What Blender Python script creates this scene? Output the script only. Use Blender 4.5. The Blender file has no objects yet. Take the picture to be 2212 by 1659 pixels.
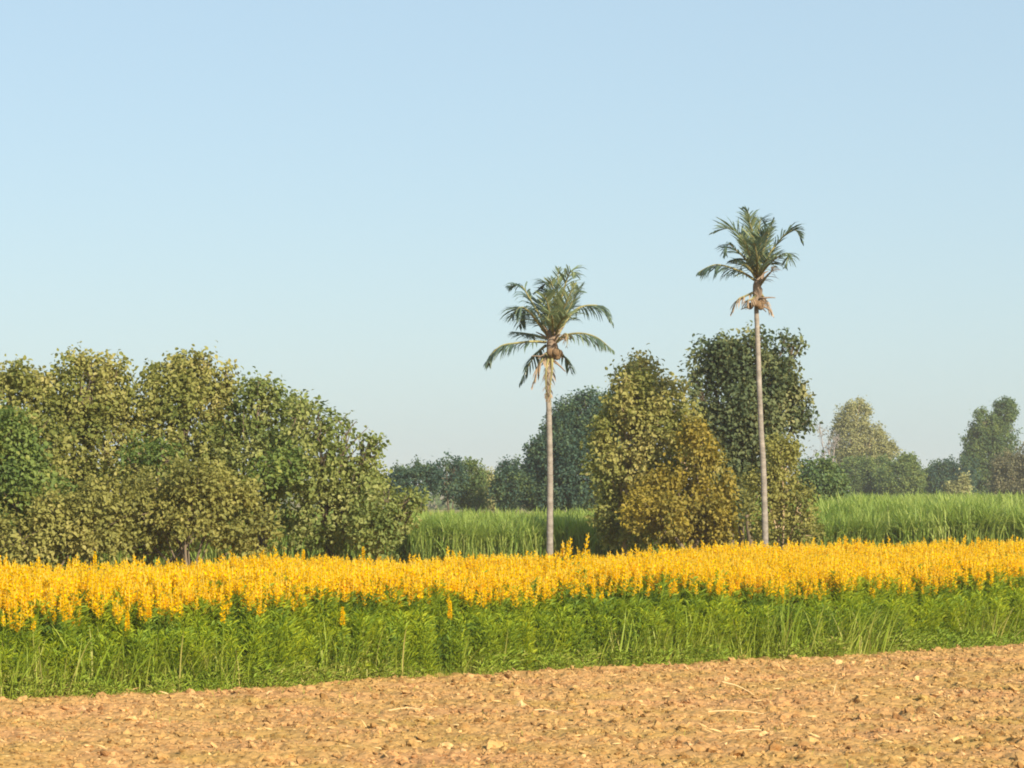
import bpy, math
import numpy as np

SC = bpy.context.scene
COL = SC.collection
PI = math.pi
RNG = np.random.default_rng(11)

# ------------------------------------------------------------------ camera
CAM_H = 3.5
FPX = 6144.0                       # focal length in pixels of a 2212 px wide picture
PITCH = math.atan(230.5 / FPX)
cam = bpy.data.cameras.new('camera')
cam.sensor_width = 36.0
cam.lens = 36.0 * FPX / 2212.0
cam.clip_start = 0.5
cam.clip_end = 12000
camo = bpy.data.objects.new('camera', cam)
COL.objects.link(camo)
camo.location = (0, 0, CAM_H)
camo.rotation_euler = (PI / 2 + PITCH, 0, 0)
SC.camera = camo


def at(px, py, Y):
    """point of the world that lies at distance Y behind a pixel of the photo"""
    cx, cy = (px - 1106.0), (829.5 - py)
    dy = FPX * math.cos(PITCH) - cy * math.sin(PITCH)
    dz = FPX * math.sin(PITCH) + cy * math.cos(PITCH)
    return np.array((cx / dy * Y, Y, CAM_H + dz / dy * Y))


def mpp(Y):                        # metres per pixel at distance Y
    return Y / FPX


# ------------------------------------------------------------------ helpers
def hash3(i, seed):
    n = (i[..., 0] * 73856093) ^ (i[..., 1] * 19349663) ^ (i[..., 2] * 83492791) ^ (seed * 2654435)
    n = (n ^ (n >> 13)) * 1274126177
    n = n & 0x7fffffff
    n = (n ^ (n >> 15)) & 0xffff
    return n / 65535.0


def noise3(p, seed=0):
    p = np.asarray(p, dtype=np.float64)
    f = np.floor(p).astype(np.int64)
    t = p - f
    t = t * t * (3 - 2 * t)
    r = 0
    for dx in (0, 1):
        for dy in (0, 1):
            for dz in (0, 1):
                w = (t[..., 0] if dx else 1 - t[..., 0]) * (t[..., 1] if dy else 1 - t[..., 1]) * (t[..., 2] if dz else 1 - t[..., 2])
                r = r + w * hash3(f + np.array((dx, dy, dz)), seed)
    return r


def noise2(x, y, seed=0):
    return noise3(np.stack([x, y, np.zeros_like(x)], -1), seed)


def unit(v):
    v = np.asarray(v, dtype=np.float64)
    return v / np.maximum(np.linalg.norm(v, axis=-1, keepdims=True), 1e-9)


def make_obj(name, V, F, mats, parent=None, tint=None, mi=None, smooth=False, loc=None):
    """V (n,3); F list of (m,k) index arrays"""
    if loc is not None:
        V = V - np.asarray(loc)
    me = bpy.data.meshes.new(name)
    if not isinstance(F, (list, tuple)):
        F = [F]
    F = [f for f in F if len(f)]
    nv = len(V)
    li = np.concatenate([f.reshape(-1) for f in F]).astype(np.int32)
    ks = np.concatenate([np.full(len(f), f.shape[1]) for f in F]).astype(np.int32)
    st = (np.cumsum(ks) - ks).astype(np.int32)
    me.vertices.add(nv)
    me.vertices.foreach_set('co', np.ascontiguousarray(V, dtype=np.float32).ravel())
    me.loops.add(len(li))
    me.loops.foreach_set('vertex_index', li)
    me.polygons.add(len(ks))
    me.polygons.foreach_set('loop_start', st)
    try:
        me.polygons.foreach_set('loop_total', ks)
    except Exception:
        pass
    if mi is not None:
        me.polygons.foreach_set('material_index', np.asarray(mi, dtype=np.int32))
    me.polygons.foreach_set('use_smooth', np.full(len(ks), bool(smooth)))
    if tint is not None:
        a = me.attributes.new('tint', 'FLOAT', 'FACE')
        a.data.foreach_set('value', np.asarray(tint, dtype=np.float32))
    for m in (mats if isinstance(mats, (list, tuple)) else [mats]):
        me.materials.append(m)
    me.update(calc_edges=True)
    o = bpy.data.objects.new(name, me)
    COL.objects.link(o)
    if parent is not None:
        o.parent = parent
    elif loc is not None:
        o.location = loc
    return o


def empty(name, loc, label, cat, group=None):
    o = bpy.data.objects.new(name, None)
    COL.objects.link(o)
    o.location = loc
    o.empty_display_size = 0.3
    o['label'] = label
    o['category'] = cat
    if group:
        o['group'] = group
    return o


def tag(o, label=None, cat=None, group=None, kind=None):
    if label:
        o['label'] = label
    if cat:
        o['category'] = cat
    if group:
        o['group'] = group
    if kind:
        o['kind'] = kind
    return o


class Soup:
    """collects triangles/quads with a tint and a material index per face"""
    def __init__(s):
        s.V, s.F, s.T, s.M, s.n = [], {3: [], 4: []}, {3: [], 4: []}, {3: [], 4: []}, 0

    def add(s, V, F, t=0.5, m=0):
        F = np.asarray(F)
        k = F.shape[1]
        s.V.append(np.asarray(V, dtype=np.float64))
        s.F[k].append(F + s.n)
        s.T[k].append(np.broadcast_to(np.asarray(t, dtype=np.float64), (len(F),)).copy())
        s.M[k].append(np.broadcast_to(np.asarray(m), (len(F),)).copy())
        s.n += len(V)

    def build(s, name, mats, parent=None, smooth=False, loc=None):
        V = np.concatenate(s.V)
        F, T, M = [], [], []
        for k in (3, 4):
            if s.F[k]:
                F.append(np.concatenate(s.F[k])); T.append(np.concatenate(s.T[k])); M.append(np.concatenate(s.M[k]))
        return make_obj(name, V, F, mats, parent, np.concatenate(T), np.concatenate(M), smooth, loc)

    def arrays(s):
        V = np.concatenate(s.V)
        out = {}
        for k in (3, 4):
            if s.F[k]:
                out[k] = (np.concatenate(s.F[k]), np.concatenate(s.T[k]), np.concatenate(s.M[k]))
        return V, out


def stamp(soup, tpl, R, S, P, dt=None):
    """stamp one template (V, {k:(F,t,m)}) N times; R (N,3,3) S (N,) or (N,3) P (N,3) dt per-copy tint shift"""
    V, out = tpl
    N = len(P)
    if N == 0:
        return
    S = np.asarray(S, dtype=np.float64)
    if S.ndim == 1:
        S = S[:, None]
    W = np.einsum('nij,nvj->nvi', R, V[None] * S[:, None, :]) + P[:, None, :]
    soup.V.append(W.reshape(-1, 3))
    off = soup.n + np.arange(N) * len(V)
    for k, (F, t, m) in out.items():
        soup.F[k].append((F[None] + off[:, None, None]).reshape(-1, k))
        tt = np.broadcast_to(t[None], (N, len(F)))
        if dt is not None:
            tt = np.clip(tt + dt[:, None], 0, 1)
        soup.T[k].append(tt.reshape(-1).copy())
        soup.M[k].append(np.broadcast_to(m[None], (N, len(F))).reshape(-1).copy())
    soup.n += N * len(V)


def rotz(a, tilt=None, rng=RNG):
    a = np.asarray(a)
    c, s = np.cos(a), np.sin(a)
    R = np.zeros((len(a), 3, 3))
    R[:, 0, 0] = c; R[:, 0, 1] = -s; R[:, 1, 0] = s; R[:, 1, 1] = c; R[:, 2, 2] = 1
    if tilt is not None:
        z = unit(np.stack([rng.normal(0, tilt, len(a)), rng.normal(0, tilt, len(a)), np.ones(len(a))], -1))
        x = unit(R[:, :, 0] - z * (R[:, :, 0] * z).sum(-1, keepdims=True))
        R = np.stack([x, np.cross(z, x), z], -1)
    return R


def frames(y, nrm):
    """rotation whose local y follows y and whose local z is as near nrm as it can"""
    y = unit(y)
    z = unit(nrm - y * (nrm * y).sum(-1, keepdims=True))
    x = np.cross(y, z)
    return np.stack([x, y, z], -1)


def tube(pts, rad, sides=7, cap=True):
    pts = np.asarray(pts, dtype=np.float64); rad = np.broadcast_to(rad, (len(pts),))
    d = unit(np.gradient(pts, axis=0))
    ref = np.array((0.3, 1.0, 0.1))
    x = unit(np.cross(d, ref)); y = np.cross(d, x)
    a = np.arange(sides) / sides * 2 * PI
    V = pts[:, None] + rad[:, None, None] * (np.cos(a)[None, :, None] * x[:, None] + np.sin(a)[None, :, None] * y[:, None])
    n = len(pts)
    i = np.arange(n - 1)[:, None] * sides
    j = np.arange(sides)[None]
    j2 = (j + 1) % sides
    F = np.stack([i + j, i + j2, i + sides + j2, i + sides + j], -1).reshape(-1, 4)
    return V.reshape(-1, 3), F


def spline(pts, n):
    """smooth curve through points (Catmull-Rom), n samples"""
    p = np.asarray(pts, dtype=np.float64)
    if len(p) == 2:
        t = np.linspace(0, 1, n)[:, None]
        return p[0] * (1 - t) + p[1] * t
    q = np.vstack([2 * p[0] - p[1], p, 2 * p[-1] - p[-2]])
    u = np.linspace(0, len(p) - 1 - 1e-6, n)
    i = u.astype(int); t = (u - i)[:, None]
    a, b, c, d = q[i], q[i + 1], q[i + 2], q[i + 3]
    return 0.5 * (2 * b + (c - a) * t + (2 * a - 5 * b + 4 * c - d) * t ** 2 + (3 * b - a - 3 * c + d) * t ** 3)


# ------------------------------------------------------------------ materials
def new_mat(name):
    m = bpy.data.materials.new(name)
    m.use_nodes = True
    nt = m.node_tree
    nt.nodes.clear()
    return m, nt, nt.nodes, nt.links


def ramp(N, stops):
    r = N.new('ShaderNodeValToRGB')
    while len(r.color_ramp.elements) > 1:
        r.color_ramp.elements.remove(r.color_ramp.elements[-1])
    for i, (p, c) in enumerate(stops):
        e = r.color_ramp.elements[0] if i == 0 else r.color_ramp.elements.new(p)
        e.position = p
        e.color = (*c, 1)
    return r


def leaf_mat(name, stops, transl=0.3, rough=0.55, patch=0.25, patch_scale=0.5, spec=0.25):
    """leaf colours picked by each leaf's own tint plus a slow drift over the plant"""
    m, nt, N, L = new_mat(name)
    out = N.new('ShaderNodeOutputMaterial')
    at_ = N.new('ShaderNodeAttribute'); at_.attribute_name = 'tint'
    geo = N.new('ShaderNodeNewGeometry')
    nz = N.new('ShaderNodeTexNoise'); nz.inputs['Scale'].default_value = patch_scale; nz.inputs['Detail'].default_value = 3
    L.new(geo.outputs['Position'], nz.inputs['Vector'])
    ma = N.new('ShaderNodeMath'); ma.operation = 'MULTIPLY_ADD'
    L.new(nz.outputs['Fac'], ma.inputs[0]); ma.inputs[1].default_value = patch * 2; ma.inputs[2].default_value = -patch
    ad = N.new('ShaderNodeMath'); ad.operation = 'ADD'; ad.use_clamp = True
    L.new(at_.outputs['Fac'], ad.inputs[0]); L.new(ma.outputs[0], ad.inputs[1])
    r = ramp(N, stops)
    L.new(ad.outputs[0], r.inputs[0])
    b = N.new('ShaderNodeBsdfPrincipled')
    b.inputs['Roughness'].default_value = rough
    b.inputs['Specular IOR Level'].default_value = spec
    L.new(r.outputs[0], b.inputs['Base Color'])
    t = N.new('ShaderNodeBsdfTranslucent')
    hs = N.new('ShaderNodeHueSaturation'); hs.inputs['Saturation'].default_value = 1.1; hs.inputs['Value'].default_value = 1.1
    L.new(r.outputs[0], hs.inputs['Color']); L.new(hs.outputs[0], t.inputs['Color'])
    mx = N.new('ShaderNodeMixShader'); mx.inputs[0].default_value = transl
    L.new(b.outputs[0], mx.inputs[1]); L.new(t.outputs[0], mx.inputs[2])
    L.new(mx.outputs[0], out.inputs['Surface'])
    return m


def rough_mat(name, stops, scale=3.0, rough=0.9, bump=0.3, bscale=None, stretch=(1, 1, 1), detail=6):
    m, nt, N, L = new_mat(name)
    out = N.new('ShaderNodeOutputMaterial')
    tc = N.new('ShaderNodeTexCoord')
    mp = N.new('ShaderNodeMapping'); mp.inputs['Scale'].default_value = stretch
    L.new(tc.outputs['Object'], mp.inputs['Vector'])
    nz = N.new('ShaderNodeTexNoise'); nz.inputs['Scale'].default_value = scale; nz.inputs['Detail'].default_value = detail
    nz.inputs['Roughness'].default_value = 0.65
    L.new(mp.outputs[0], nz.inputs['Vector'])
    r = ramp(N, stops)
    L.new(nz.outputs['Fac'], r.inputs[0])
    b = N.new('ShaderNodeBsdfPrincipled'); b.inputs['Roughness'].default_value = rough
    b.inputs['Specular IOR Level'].default_value = 0.15
    L.new(r.outputs[0], b.inputs['Base Color'])
    if bump:
        n2 = N.new('ShaderNodeTexNoise'); n2.inputs['Scale'].default_value = bscale or scale * 4; n2.inputs['Detail'].default_value = 6
        L.new(mp.outputs[0], n2.inputs['Vector'])
        bp = N.new('ShaderNodeBump'); bp.inputs['Strength'].default_value = bump; bp.inputs['Distance'].default_value = 0.03
        L.new(n2.outputs['Fac'], bp.inputs['Height']); L.new(bp.outputs[0], b.inputs['Normal'])
    L.new(b.outputs[0], out.inputs['Surface'])
    return m


# soil: tan earth with pinkish and straw-coloured patches
def soil_mat(name, gain=1.0):
    m, nt, N, L = new_mat(name)
    out = N.new('ShaderNodeOutputMaterial')
    geo = N.new('ShaderNodeNewGeometry')
    at_ = N.new('ShaderNodeAttribute'); at_.attribute_name = 'tint'
    n1 = N.new('ShaderNodeTexNoise'); n1.inputs['Scale'].default_value = 0.55; n1.inputs['Detail'].default_value = 4
    n2 = N.new('ShaderNodeTexNoise'); n2.inputs['Scale'].default_value = 7; n2.inputs['Detail'].default_value = 7
    L.new(geo.outputs['Position'], n1.inputs['Vector']); L.new(geo.outputs['Position'], n2.inputs['Vector'])
    g = gain
    r1 = ramp(N, [(0.30, (0.475 * g, 0.265 * g, 0.114 * g)), (0.48, (0.47 * g, 0.28 * g, 0.11 * g)), (0.7, (0.40 * g, 0.26 * g, 0.08 * g))])
    L.new(n1.outputs['Fac'], r1.inputs[0])
    r2 = ramp(N, [(0.25, (0.55, 0.48, 0.40)), (0.5, (1, 1, 1)), (0.75, (1.28, 1.22, 1.15))])
    L.new(n2.outputs['Fac'], r2.inputs[0])
    r3 = ramp(N, [(0.0, (0.58, 0.50, 0.44)), (0.45, (1, 1, 1)), (0.75, (1.2, 1.22, 1.25)), (1.0, (1.6, 1.75, 2.1))])
    L.new(at_.outputs['Fac'], r3.inputs[0])
    m1 = N.new('ShaderNodeMix'); m1.data_type = 'RGBA'; m1.blend_type = 'MULTIPLY'; m1.inputs['Factor'].default_value = 1
    L.new(r1.outputs[0], m1.inputs['A']); L.new(r2.outputs[0], m1.inputs['B'])
    m2 = N.new('ShaderNodeMix'); m2.data_type = 'RGBA'; m2.blend_type = 'MULTIPLY'; m2.inputs['Factor'].default_value = 1
    L.new(m1.outputs['Result'], m2.inputs['A']); L.new(r3.outputs[0], m2.inputs['B'])
    b = N.new('ShaderNodeBsdfPrincipled'); b.inputs['Roughness'].default_value = 0.95
    b.inputs['Specular IOR Level'].default_value = 0.1
    L.new(m2.outputs['Result'], b.inputs['Base Color'])
    n3 = N.new('ShaderNodeTexNoise'); n3.inputs['Scale'].default_value = 22; n3.inputs['Detail'].default_value = 5
    L.new(geo.outputs['Position'], n3.inputs['Vector'])
    bp = N.new('ShaderNodeBump'); bp.inputs['Strength'].default_value = 0.5; bp.inputs['Distance'].default_value = 0.03
    L.new(n3.outputs['Fac'], bp.inputs['Height']); L.new(bp.outputs[0], b.inputs['Normal'])
    L.new(b.outputs[0], out.inputs['Surface'])
    return m


M_SOIL = soil_mat('soil', 0.77)
M_GROUND = rough_mat('field_earth', [(0.3, (0.16, 0.12, 0.045)), (0.5, (0.20, 0.16, 0.05)), (0.7, (0.13, 0.15, 0.04))], scale=0.4, bump=0.5, bscale=3)
M_STRAW = leaf_mat('dry_straw', [(0, (0.34, 0.22, 0.08)), (0.6, (0.55, 0.38, 0.16)), (1, (0.72, 0.55, 0.30))], transl=0.1, patch=0.1)
M_BARK = rough_mat('bark', [(0.3, (0.09, 0.07, 0.045)), (0.6, (0.16, 0.125, 0.085)), (0.75, (0.22, 0.18, 0.13))], scale=4, bump=0.6, stretch=(1, 1, 0.25))
M_BARK_PALE = rough_mat('pale_bark', [(0.3, (0.28, 0.20, 0.12)), (0.6, (0.42, 0.32, 0.20)), (0.75, (0.5, 0.4, 0.28))], scale=4, bump=0.5, stretch=(1, 1, 0.25))
M_BARK_GREY = rough_mat('grey_bark', [(0.3, (0.24, 0.20, 0.19)), (0.7, (0.38, 0.33, 0.30))], scale=3, bump=0.4)

# crop
M_CROP = leaf_mat('crop_leaf', [(0, (0.13, 0.22, 0.05)), (0.3, (0.20, 0.30, 0.04)), (0.6, (0.29, 0.38, 0.03)), (1, (0.42, 0.46, 0.025))], transl=0.48, patch=0.45, patch_scale=0.8, spec=.12)
M_FLOWER = leaf_mat('crop_flower', [(0, (0.76, 0.42, 0.0)), (0.5, (0.86, 0.54, 0.0)), (1, (0.90, 0.62, 0.0))], transl=0.5, patch=0.15, patch_scale=.7, rough=1.0, spec=0.0)
M_BUD = leaf_mat('crop_bud', [(0, (0.45, 0.33, 0.02)), (1, (0.65, 0.50, 0.08))], transl=0.3, patch=0.1)
M_WEED = leaf_mat('weed_grass', [(0, (0.15, 0.24, 0.03)), (0.4, (0.24, 0.33, 0.03)), (0.7, (0.29, 0.33, 0.05)), (0.88, (0.38, 0.36, 0.10)), (1, (0.48, 0.37, 0.13))], transl=0.3, patch=0.22, patch_scale=0.6)
M_CANE = leaf_mat('cane_leaf', [(0, (0.11, 0.20, 0.04)), (0.35, (0.20, 0.29, 0.055)), (0.7, (0.31, 0.38, 0.085)), (1, (0.42, 0.44, 0.15))], transl=0.45, patch=0.25, patch_scale=0.12)


# ------------------------------------------------------------------ world and sun
SUN_AZ = math.radians(147)          # clockwise from the way the camera looks
SUN_EL = math.radians(28)
world = bpy.data.worlds.new('World')
SC.world = world
world.use_nodes = True
wn = world.node_tree
sky = wn.nodes.new('ShaderNodeTexSky')
sky.sky_type = 'NISHITA'
sky.sun_disc = False
sky.sun_elevation = SUN_EL
sky.sun_rotation = SUN_AZ
sky.altitude = 100
sky.air_density = 1.0
sky.dust_density = 1.0
sky.ozone_density = 2.0
bg = wn.nodes['Background']
bg.inputs['Strength'].default_value = 0.070
veil = wn.nodes.new('ShaderNodeMix')           # milky dry-season air evens the sky out
veil.data_type = 'RGBA'
veil.inputs['Factor'].default_value = 0.60
wn.links.new(sky.outputs[0], veil.inputs['A'])
veil.inputs['B'].default_value = (3.45, 4.6, 5.3, 1)
wn.links.new(veil.outputs['Result'], bg.inputs['Color'])

sun = bpy.data.lights.new('sun', 'SUN')
sun.energy = 4.2
sun.angle = math.radians(0.8)
sun.color = (1.0, 0.87, 0.68)
suno = bpy.data.objects.new('sun', sun)
COL.objects.link(suno)
suno.rotation_euler = (PI / 2 - SUN_EL, 0, PI - SUN_AZ)
suno.location = (60, -25, 60)

SC.view_settings.view_transform = 'Standard'
SC.view_settings.look = 'None'
SC.view_settings.exposure = 1.10
SC.view_settings.gamma = 1.0
SC.cycles.max_bounces = 10
SC.cycles.diffuse_bounces = 7
SC.cycles.transmission_bounces = 7
SC.cycles.volume_bounces = 1
SC.cycles.filter_width = 1.9


# ------------------------------------------------------------------ the ground
def front_edge(x):                  # where ploughed soil meets the crop
    return 45.35 + (x + 8.3) * 0.842 + 0.35 * np.sin(x * 0.55 + 1) + 0.18 * np.sin(x * 1.7)


def back_edge(x):                   # far side of the flowering crop
    return 58.6 + (x + 10.5) * 1.023


def grid(nx, ny):
    i = np.arange(ny - 1)[:, None] * nx
    j = np.arange(nx - 1)[None]
    return np.stack([i + j, i + j + 1, i + nx + j + 1, i + nx + j], -1).reshape(-1, 4)


R = 3000.0
g = np.array([[-R, -400, 0], [R, -400, 0], [R, R, 0], [-R, R, 0]], float)
tag(make_obj('ground', g, np.array([[0, 1, 2, 3]]), M_GROUND), kind='structure')


def clod_height(X, Y):
    h = np.zeros_like(X)
    for k, (s, a) in enumerate(((0.9, 0.05), (2.3, 0.05), (5.0, 0.055), (11.0, 0.04))):
        n = noise2(X * s + 31 * k, Y * s * 0.9 + 17 * k, 5 + k)
        h += 1.2 * a * (1 - np.abs(2 * n - 1)) if k > 0 else a * n
    return h


xs = np.linspace(-13.0, 18.0, 800)
ts = np.concatenate([np.linspace(0.0, 1.0, 860)]) * 29.5
X, T = np.meshgrid(xs, ts)
Y = front_edge(X) + 0.7 - T
Z = 0.03 + clod_height(X, Y)
V1 = np.stack([X, Y, Z], -1).reshape(-1, 3)
F1 = grid(800, 860)[:, ::-1]
# the same field further out to the sides and back under the camera
xs2 = np.linspace(-90, 90, 120)
ts2 = np.concatenate([np.linspace(0, 40, 60), np.linspace(41, 160, 60)])
X2, T2 = np.meshgrid(xs2, ts2)
Y2 = np.maximum(front_edge(X2) + 0.5 - T2, -60 - T2 * 0.01)
V2 = np.stack([X2, Y2, np.full_like(X2, 0.012)], -1).reshape(-1, 3)
F2 = grid(120, 120)[:, ::-1] + len(V1)
Vs = np.concatenate([V1, V2]); Fs = np.concatenate([F1, F2])
soil = make_obj('ploughed_soil', Vs, Fs, M_SOIL, tint=np.full(len(Fs), 0.45), smooth=True)
tag(soil, kind='structure')


def ico_template(sub, seed, flat=0.75, rough=0.35):
    import bmesh
    bm = bmesh.new()
    bmesh.ops.create_icosphere(bm, subdivisions=sub, radius=1.0)
    V = np.array([v.co[:] for v in bm.verts]); F = np.array([[v.index for v in f.verts] for f in bm.faces])
    bm.free()
    n = noise3(V * 1.3 + seed * 7.7, seed) - 0.5
    n2 = noise3(V * 3.1 + seed * 3.3, seed + 9) - 0.5
    V = V * (1 + rough * 2 * n + rough * n2)[:, None]
    V = V * np.array((1.15, 0.9, flat))
    return (V, {3: (F, np.full(len(F), 0.0), np.zeros(len(F), int))})


cl = Soup()
rng = np.random.default_rng(3)


def soil_points(n, rng, tmax=29.0):
    n = int(n * 1.31)
    x = rng.uniform(-12.9, 17.9, n)
    t = rng.uniform(0.15, tmax, n)
    y = front_edge(x) - t
    keep = (np.abs(x) < 0.23 * y + 1.6) & (y > 33.0)
    return x[keep], y[keep]


for s in range(8):
    tpl = ico_template(2, s, 0.42 + 0.05 * s, 0.62)
    x, y = soil_points(1250, rng)
    sz = np.clip(0.038 * np.exp(rng.normal(0, 0.42, len(x))), 0.016, 0.10)
    z = 0.03 + clod_height(x, y) - sz * 0.02
    stamp(cl, tpl, rotz(rng.uniform(0, 2 * PI, len(x)), 0.5, rng), sz, np.stack([x, y, z], -1), np.clip(rng.normal(0.45, 0.22, len(x)), 0, 0.97))
for s in range(6):
    tpl = ico_template(1, 40 + s, 0.6, 0.55)
    x, y = soil_points(5200, rng)
    sz = np.clip(0.017 * np.exp(rng.normal(0, 0.4, len(x))), 0.008, 0.04)
    z = 0.03 + clod_height(x, y) + sz * 0.25
    stamp(cl, tpl, rotz(rng.uniform(0, 2 * PI, len(x)), 0.6, rng), sz, np.stack([x, y, z], -1), np.clip(rng.normal(0.48, 0.22, len(x)), 0, 0.97))
tag(cl.build('soil_clods', M_SOIL), 'tan crumbled earth clods strewn over the ploughed field', 'soil', kind='stuff')

# dry bits of straw and a few green shoots left on the ploughed earth
st = Soup()


def strip_template(nseg, width, bend, droop_pow=2.0, taper=True, twist=0.0):
    """a leaf blade of unit length rising along +z and bending over towards +y"""
    u = np.linspace(0, 1, nseg + 1)
    ang = bend * u ** (droop_pow - 1)
    dz = np.cos(ang); dy = np.sin(ang)
    z = np.concatenate([[0], np.cumsum((dz[1:] + dz[:-1]) / 2)]) / nseg
    y = np.concatenate([[0], np.cumsum((dy[1:] + dy[:-1]) / 2)]) / nseg
    w = width * (np.sin(PI * (0.12 + 0.88 * u)) ** 0.7 if taper else np.ones_like(u))
    w[-1] = width * 0.05
    tw = twist * u
    V = np.concatenate([np.stack([-w / 2 * np.cos(tw), y - w / 2 * np.sin(tw), z], -1), np.stack([w / 2 * np.cos(tw), y + w / 2 * np.sin(tw), z], -1)])
    i = np.arange(nseg)
    F = np.stack([i, i + nseg + 1, i + nseg + 2, i + 1], -1)
    return V, F


def tplof(V, F, t=0.0, m=0):
    return (V, {F.shape[1]: (F, np.full(len(F), t), np.full(len(F), m))})


V, F = strip_template(3, 0.13, 1.0, twist=1.0)
x, y = soil_points(3800, rng)
n = len(x)
yy = unit(np.stack([rng.normal(0, 1, n), rng.normal(0, 1, n), rng.normal(0.15, 0.25, n)], -1))
Rm = frames(np.cross(yy, np.tile((0, 0, 1.0), (n, 1))) + 1e-3, yy)
stamp(st, tplof(V, F), Rm, 0.05 + 0.16 * rng.uniform(0, 1, n) ** 2.5, np.stack([x, y, 0.055 + clod_height(x, y)], -1), rng.uniform(0, .6, n))
tag(st.build('straw_litter', M_STRAW), 'short bits of dry straw scattered over the ploughed earth', 'straw', kind='stuff')

# ------------------------------------------------------------------ flowering crop
LEAF_V = np.array([(0, 0, 0), (-.5, .45, .06), (.5, .45, .06), (0, 1, -.12)], float)
LEAF_F = np.array([[0, 2, 3], [0, 3, 1]])
FLW_V = np.array([(0, 0, 0), (-.55, .35, .0), (.55, .35, .0), (-.35, .95, .25), (.35, .95, .25), (0, .15, -.3), (0, .75, -.2)], float)
FLW_F = np.array([[0, 2, 4], [0, 4, 3], [0, 3, 1], [0, 5, 6]])


def crop_plant(seed, height, nleaf, full=True, racemes=3, flower=True, nflw=13):
    r = np.random.default_rng(seed)
    s = Soup()
    segs = 5 if full else 3
    lean = r.normal(0, 0.05, 2)
    zs = np.linspace(0 if full else height * 0.45, height * 0.88, segs)
    ax = np.stack([lean[0] * zs ** 1.5, lean[1] * zs ** 1.5, zs], -1)
    tv, tf = tube(ax, np.linspace(0.008, 0.005, segs), 3)
    s.add(tv, tf, 0.45, 0)
    # side branches that end in flower spikes
    tips = [(ax[-1], unit(np.array((lean[0], lean[1], 1.0))))]
    for b in range(racemes - 1):
        a = r.uniform(0, 2 * PI); z0 = height * r.uniform(0.62, 0.78)
        z1 = height * r.uniform(0.80, 0.92)
        p0 = np.array((lean[0] * z0 ** 1.5, lean[1] * z0 ** 1.5, z0))
        rr = r.uniform(0.10, 0.24)
        p1 = np.array((p0[0] + rr * math.cos(a), p0[1] + rr * math.sin(a), z1))
        tv, tf = tube(spline([p0, (p0 + p1) / 2 + np.array((0, 0, -.03)), p1], 3), 0.004, 3)
        s.add(tv, tf, 0.5, 0)
        tips.append((p1, unit(np.array((math.cos(a) * .2, math.sin(a) * .2, 1.0)))))
    n = nleaf
    u = r.uniform(0.06 if full else 0.5, 0.9, n)
    z = u * height
    a = r.uniform(0, 2 * PI, n)
    rad = r.uniform(0.0, 0.17, n) * (0.6 + 0.6 * np.sin(PI * np.clip(u, 0, 1)))
    P = np.stack([lean[0] * z ** 1.5 + rad * np.cos(a), lean[1] * z ** 1.5 + rad * np.sin(a), z], -1)
    d = np.stack([np.cos(a), np.sin(a), r.uniform(0.3, 1.6, n)], -1)
    Rm = frames(d, np.stack([-np.cos(a) * .6 + r.normal(0, .5, n), -np.sin(a) * .6 + r.normal(0, .5, n), np.ones(n)], -1))
    L = r.uniform(0.085, 0.175, n) if full else r.uniform(0.10, 0.17, n)
    stamp(s, tplof(LEAF_V, LEAF_F), Rm, np.stack([L * 0.30, L, L], -1), P, np.clip(r.normal(0.42, 0.16, n), 0, 1))
    if flower:
        for k, (p, dr) in enumerate(tips):
            Lr = r.uniform(0.18, 0.34)
            m = nflw
            q = (np.arange(m) + r.uniform(0, .6, m)) / m
            th = np.arange(m) * 2.4 + r.uniform(0, 6)
            out = np.stack([np.cos(th), np.sin(th), 0.25 + 0.6 * q], -1)
            P = p + dr * (q * Lr)[:, None] + out * 0.008
            fs = r.uniform(0.042, 0.060, m) * (1.05 - 0.5 * q ** 2)
            stamp(s, tplof(FLW_V, FLW_F, 0, 1), frames(out, np.tile((0, 0, 1.0), (m, 1)) + r.normal(0, .3, (m, 3))), fs, P, r.uniform(0.15, 0.95, m))
            tv, tf = tube(np.array([p, p + dr * Lr, p + dr * (Lr + .05)]), np.array([.006, .007, .002]), 3)
            s.add(tv, tf, 0.5, 2)
    return s.arrays()


crop = Soup()
rng = np.random.default_rng(21)


def crop_points(n, dmin, dmax, rng):
    n = int(n * 1.37)
    x = rng.uniform(-20, 28, n)
    d = rng.uniform(dmin, dmax, n)
    y = front_edge(x) + d
    keep = (y < back_edge(x)) & (np.abs(x) < 0.245 * y + 3.0)
    return x[keep], y[keep], d[keep]


def crop_scale(x, y):
    return 0.90 + 0.20 * noise2(x * 0.35, y * 0.35, 77) + 0.05 * noise2(x * 1.3, y * 1.3, 78)


for k in range(7):                  # outer rows: tall, leafy from the ground up
    tpl = crop_plant(100 + k, 1.74, 190, True, 2, True)
    x, y, d = crop_points(600, 0.75, 3.2, rng)
    s = crop_scale(x, y) * rng.normal(1.0, 0.055, len(x))
    s *= np.clip(0.78 + 0.2 * d, 0, 1)
    stamp(crop, tpl, rotz(rng.uniform(0, 2 * PI, len(x)), 0.05, rng), s, np.stack([x, y, 0 * x], -1), rng.normal(0.12, 0.16, len(x)))
for k in range(3):                  # outer rows without flowers
    tpl = crop_plant(140 + k, 1.42, 170, True, 1, False)
    x, y, d = crop_points(1150, 0.15, 1.8, rng)
    s = crop_scale(x, y) * rng.uniform(0.62, 1.02, len(x))
    stamp(crop, tpl, rotz(rng.uniform(0, 2 * PI, len(x)), 0.08, rng), s, np.stack([x, y, 0 * x], -1), rng.normal(0.14, 0.14, len(x)))
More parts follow.
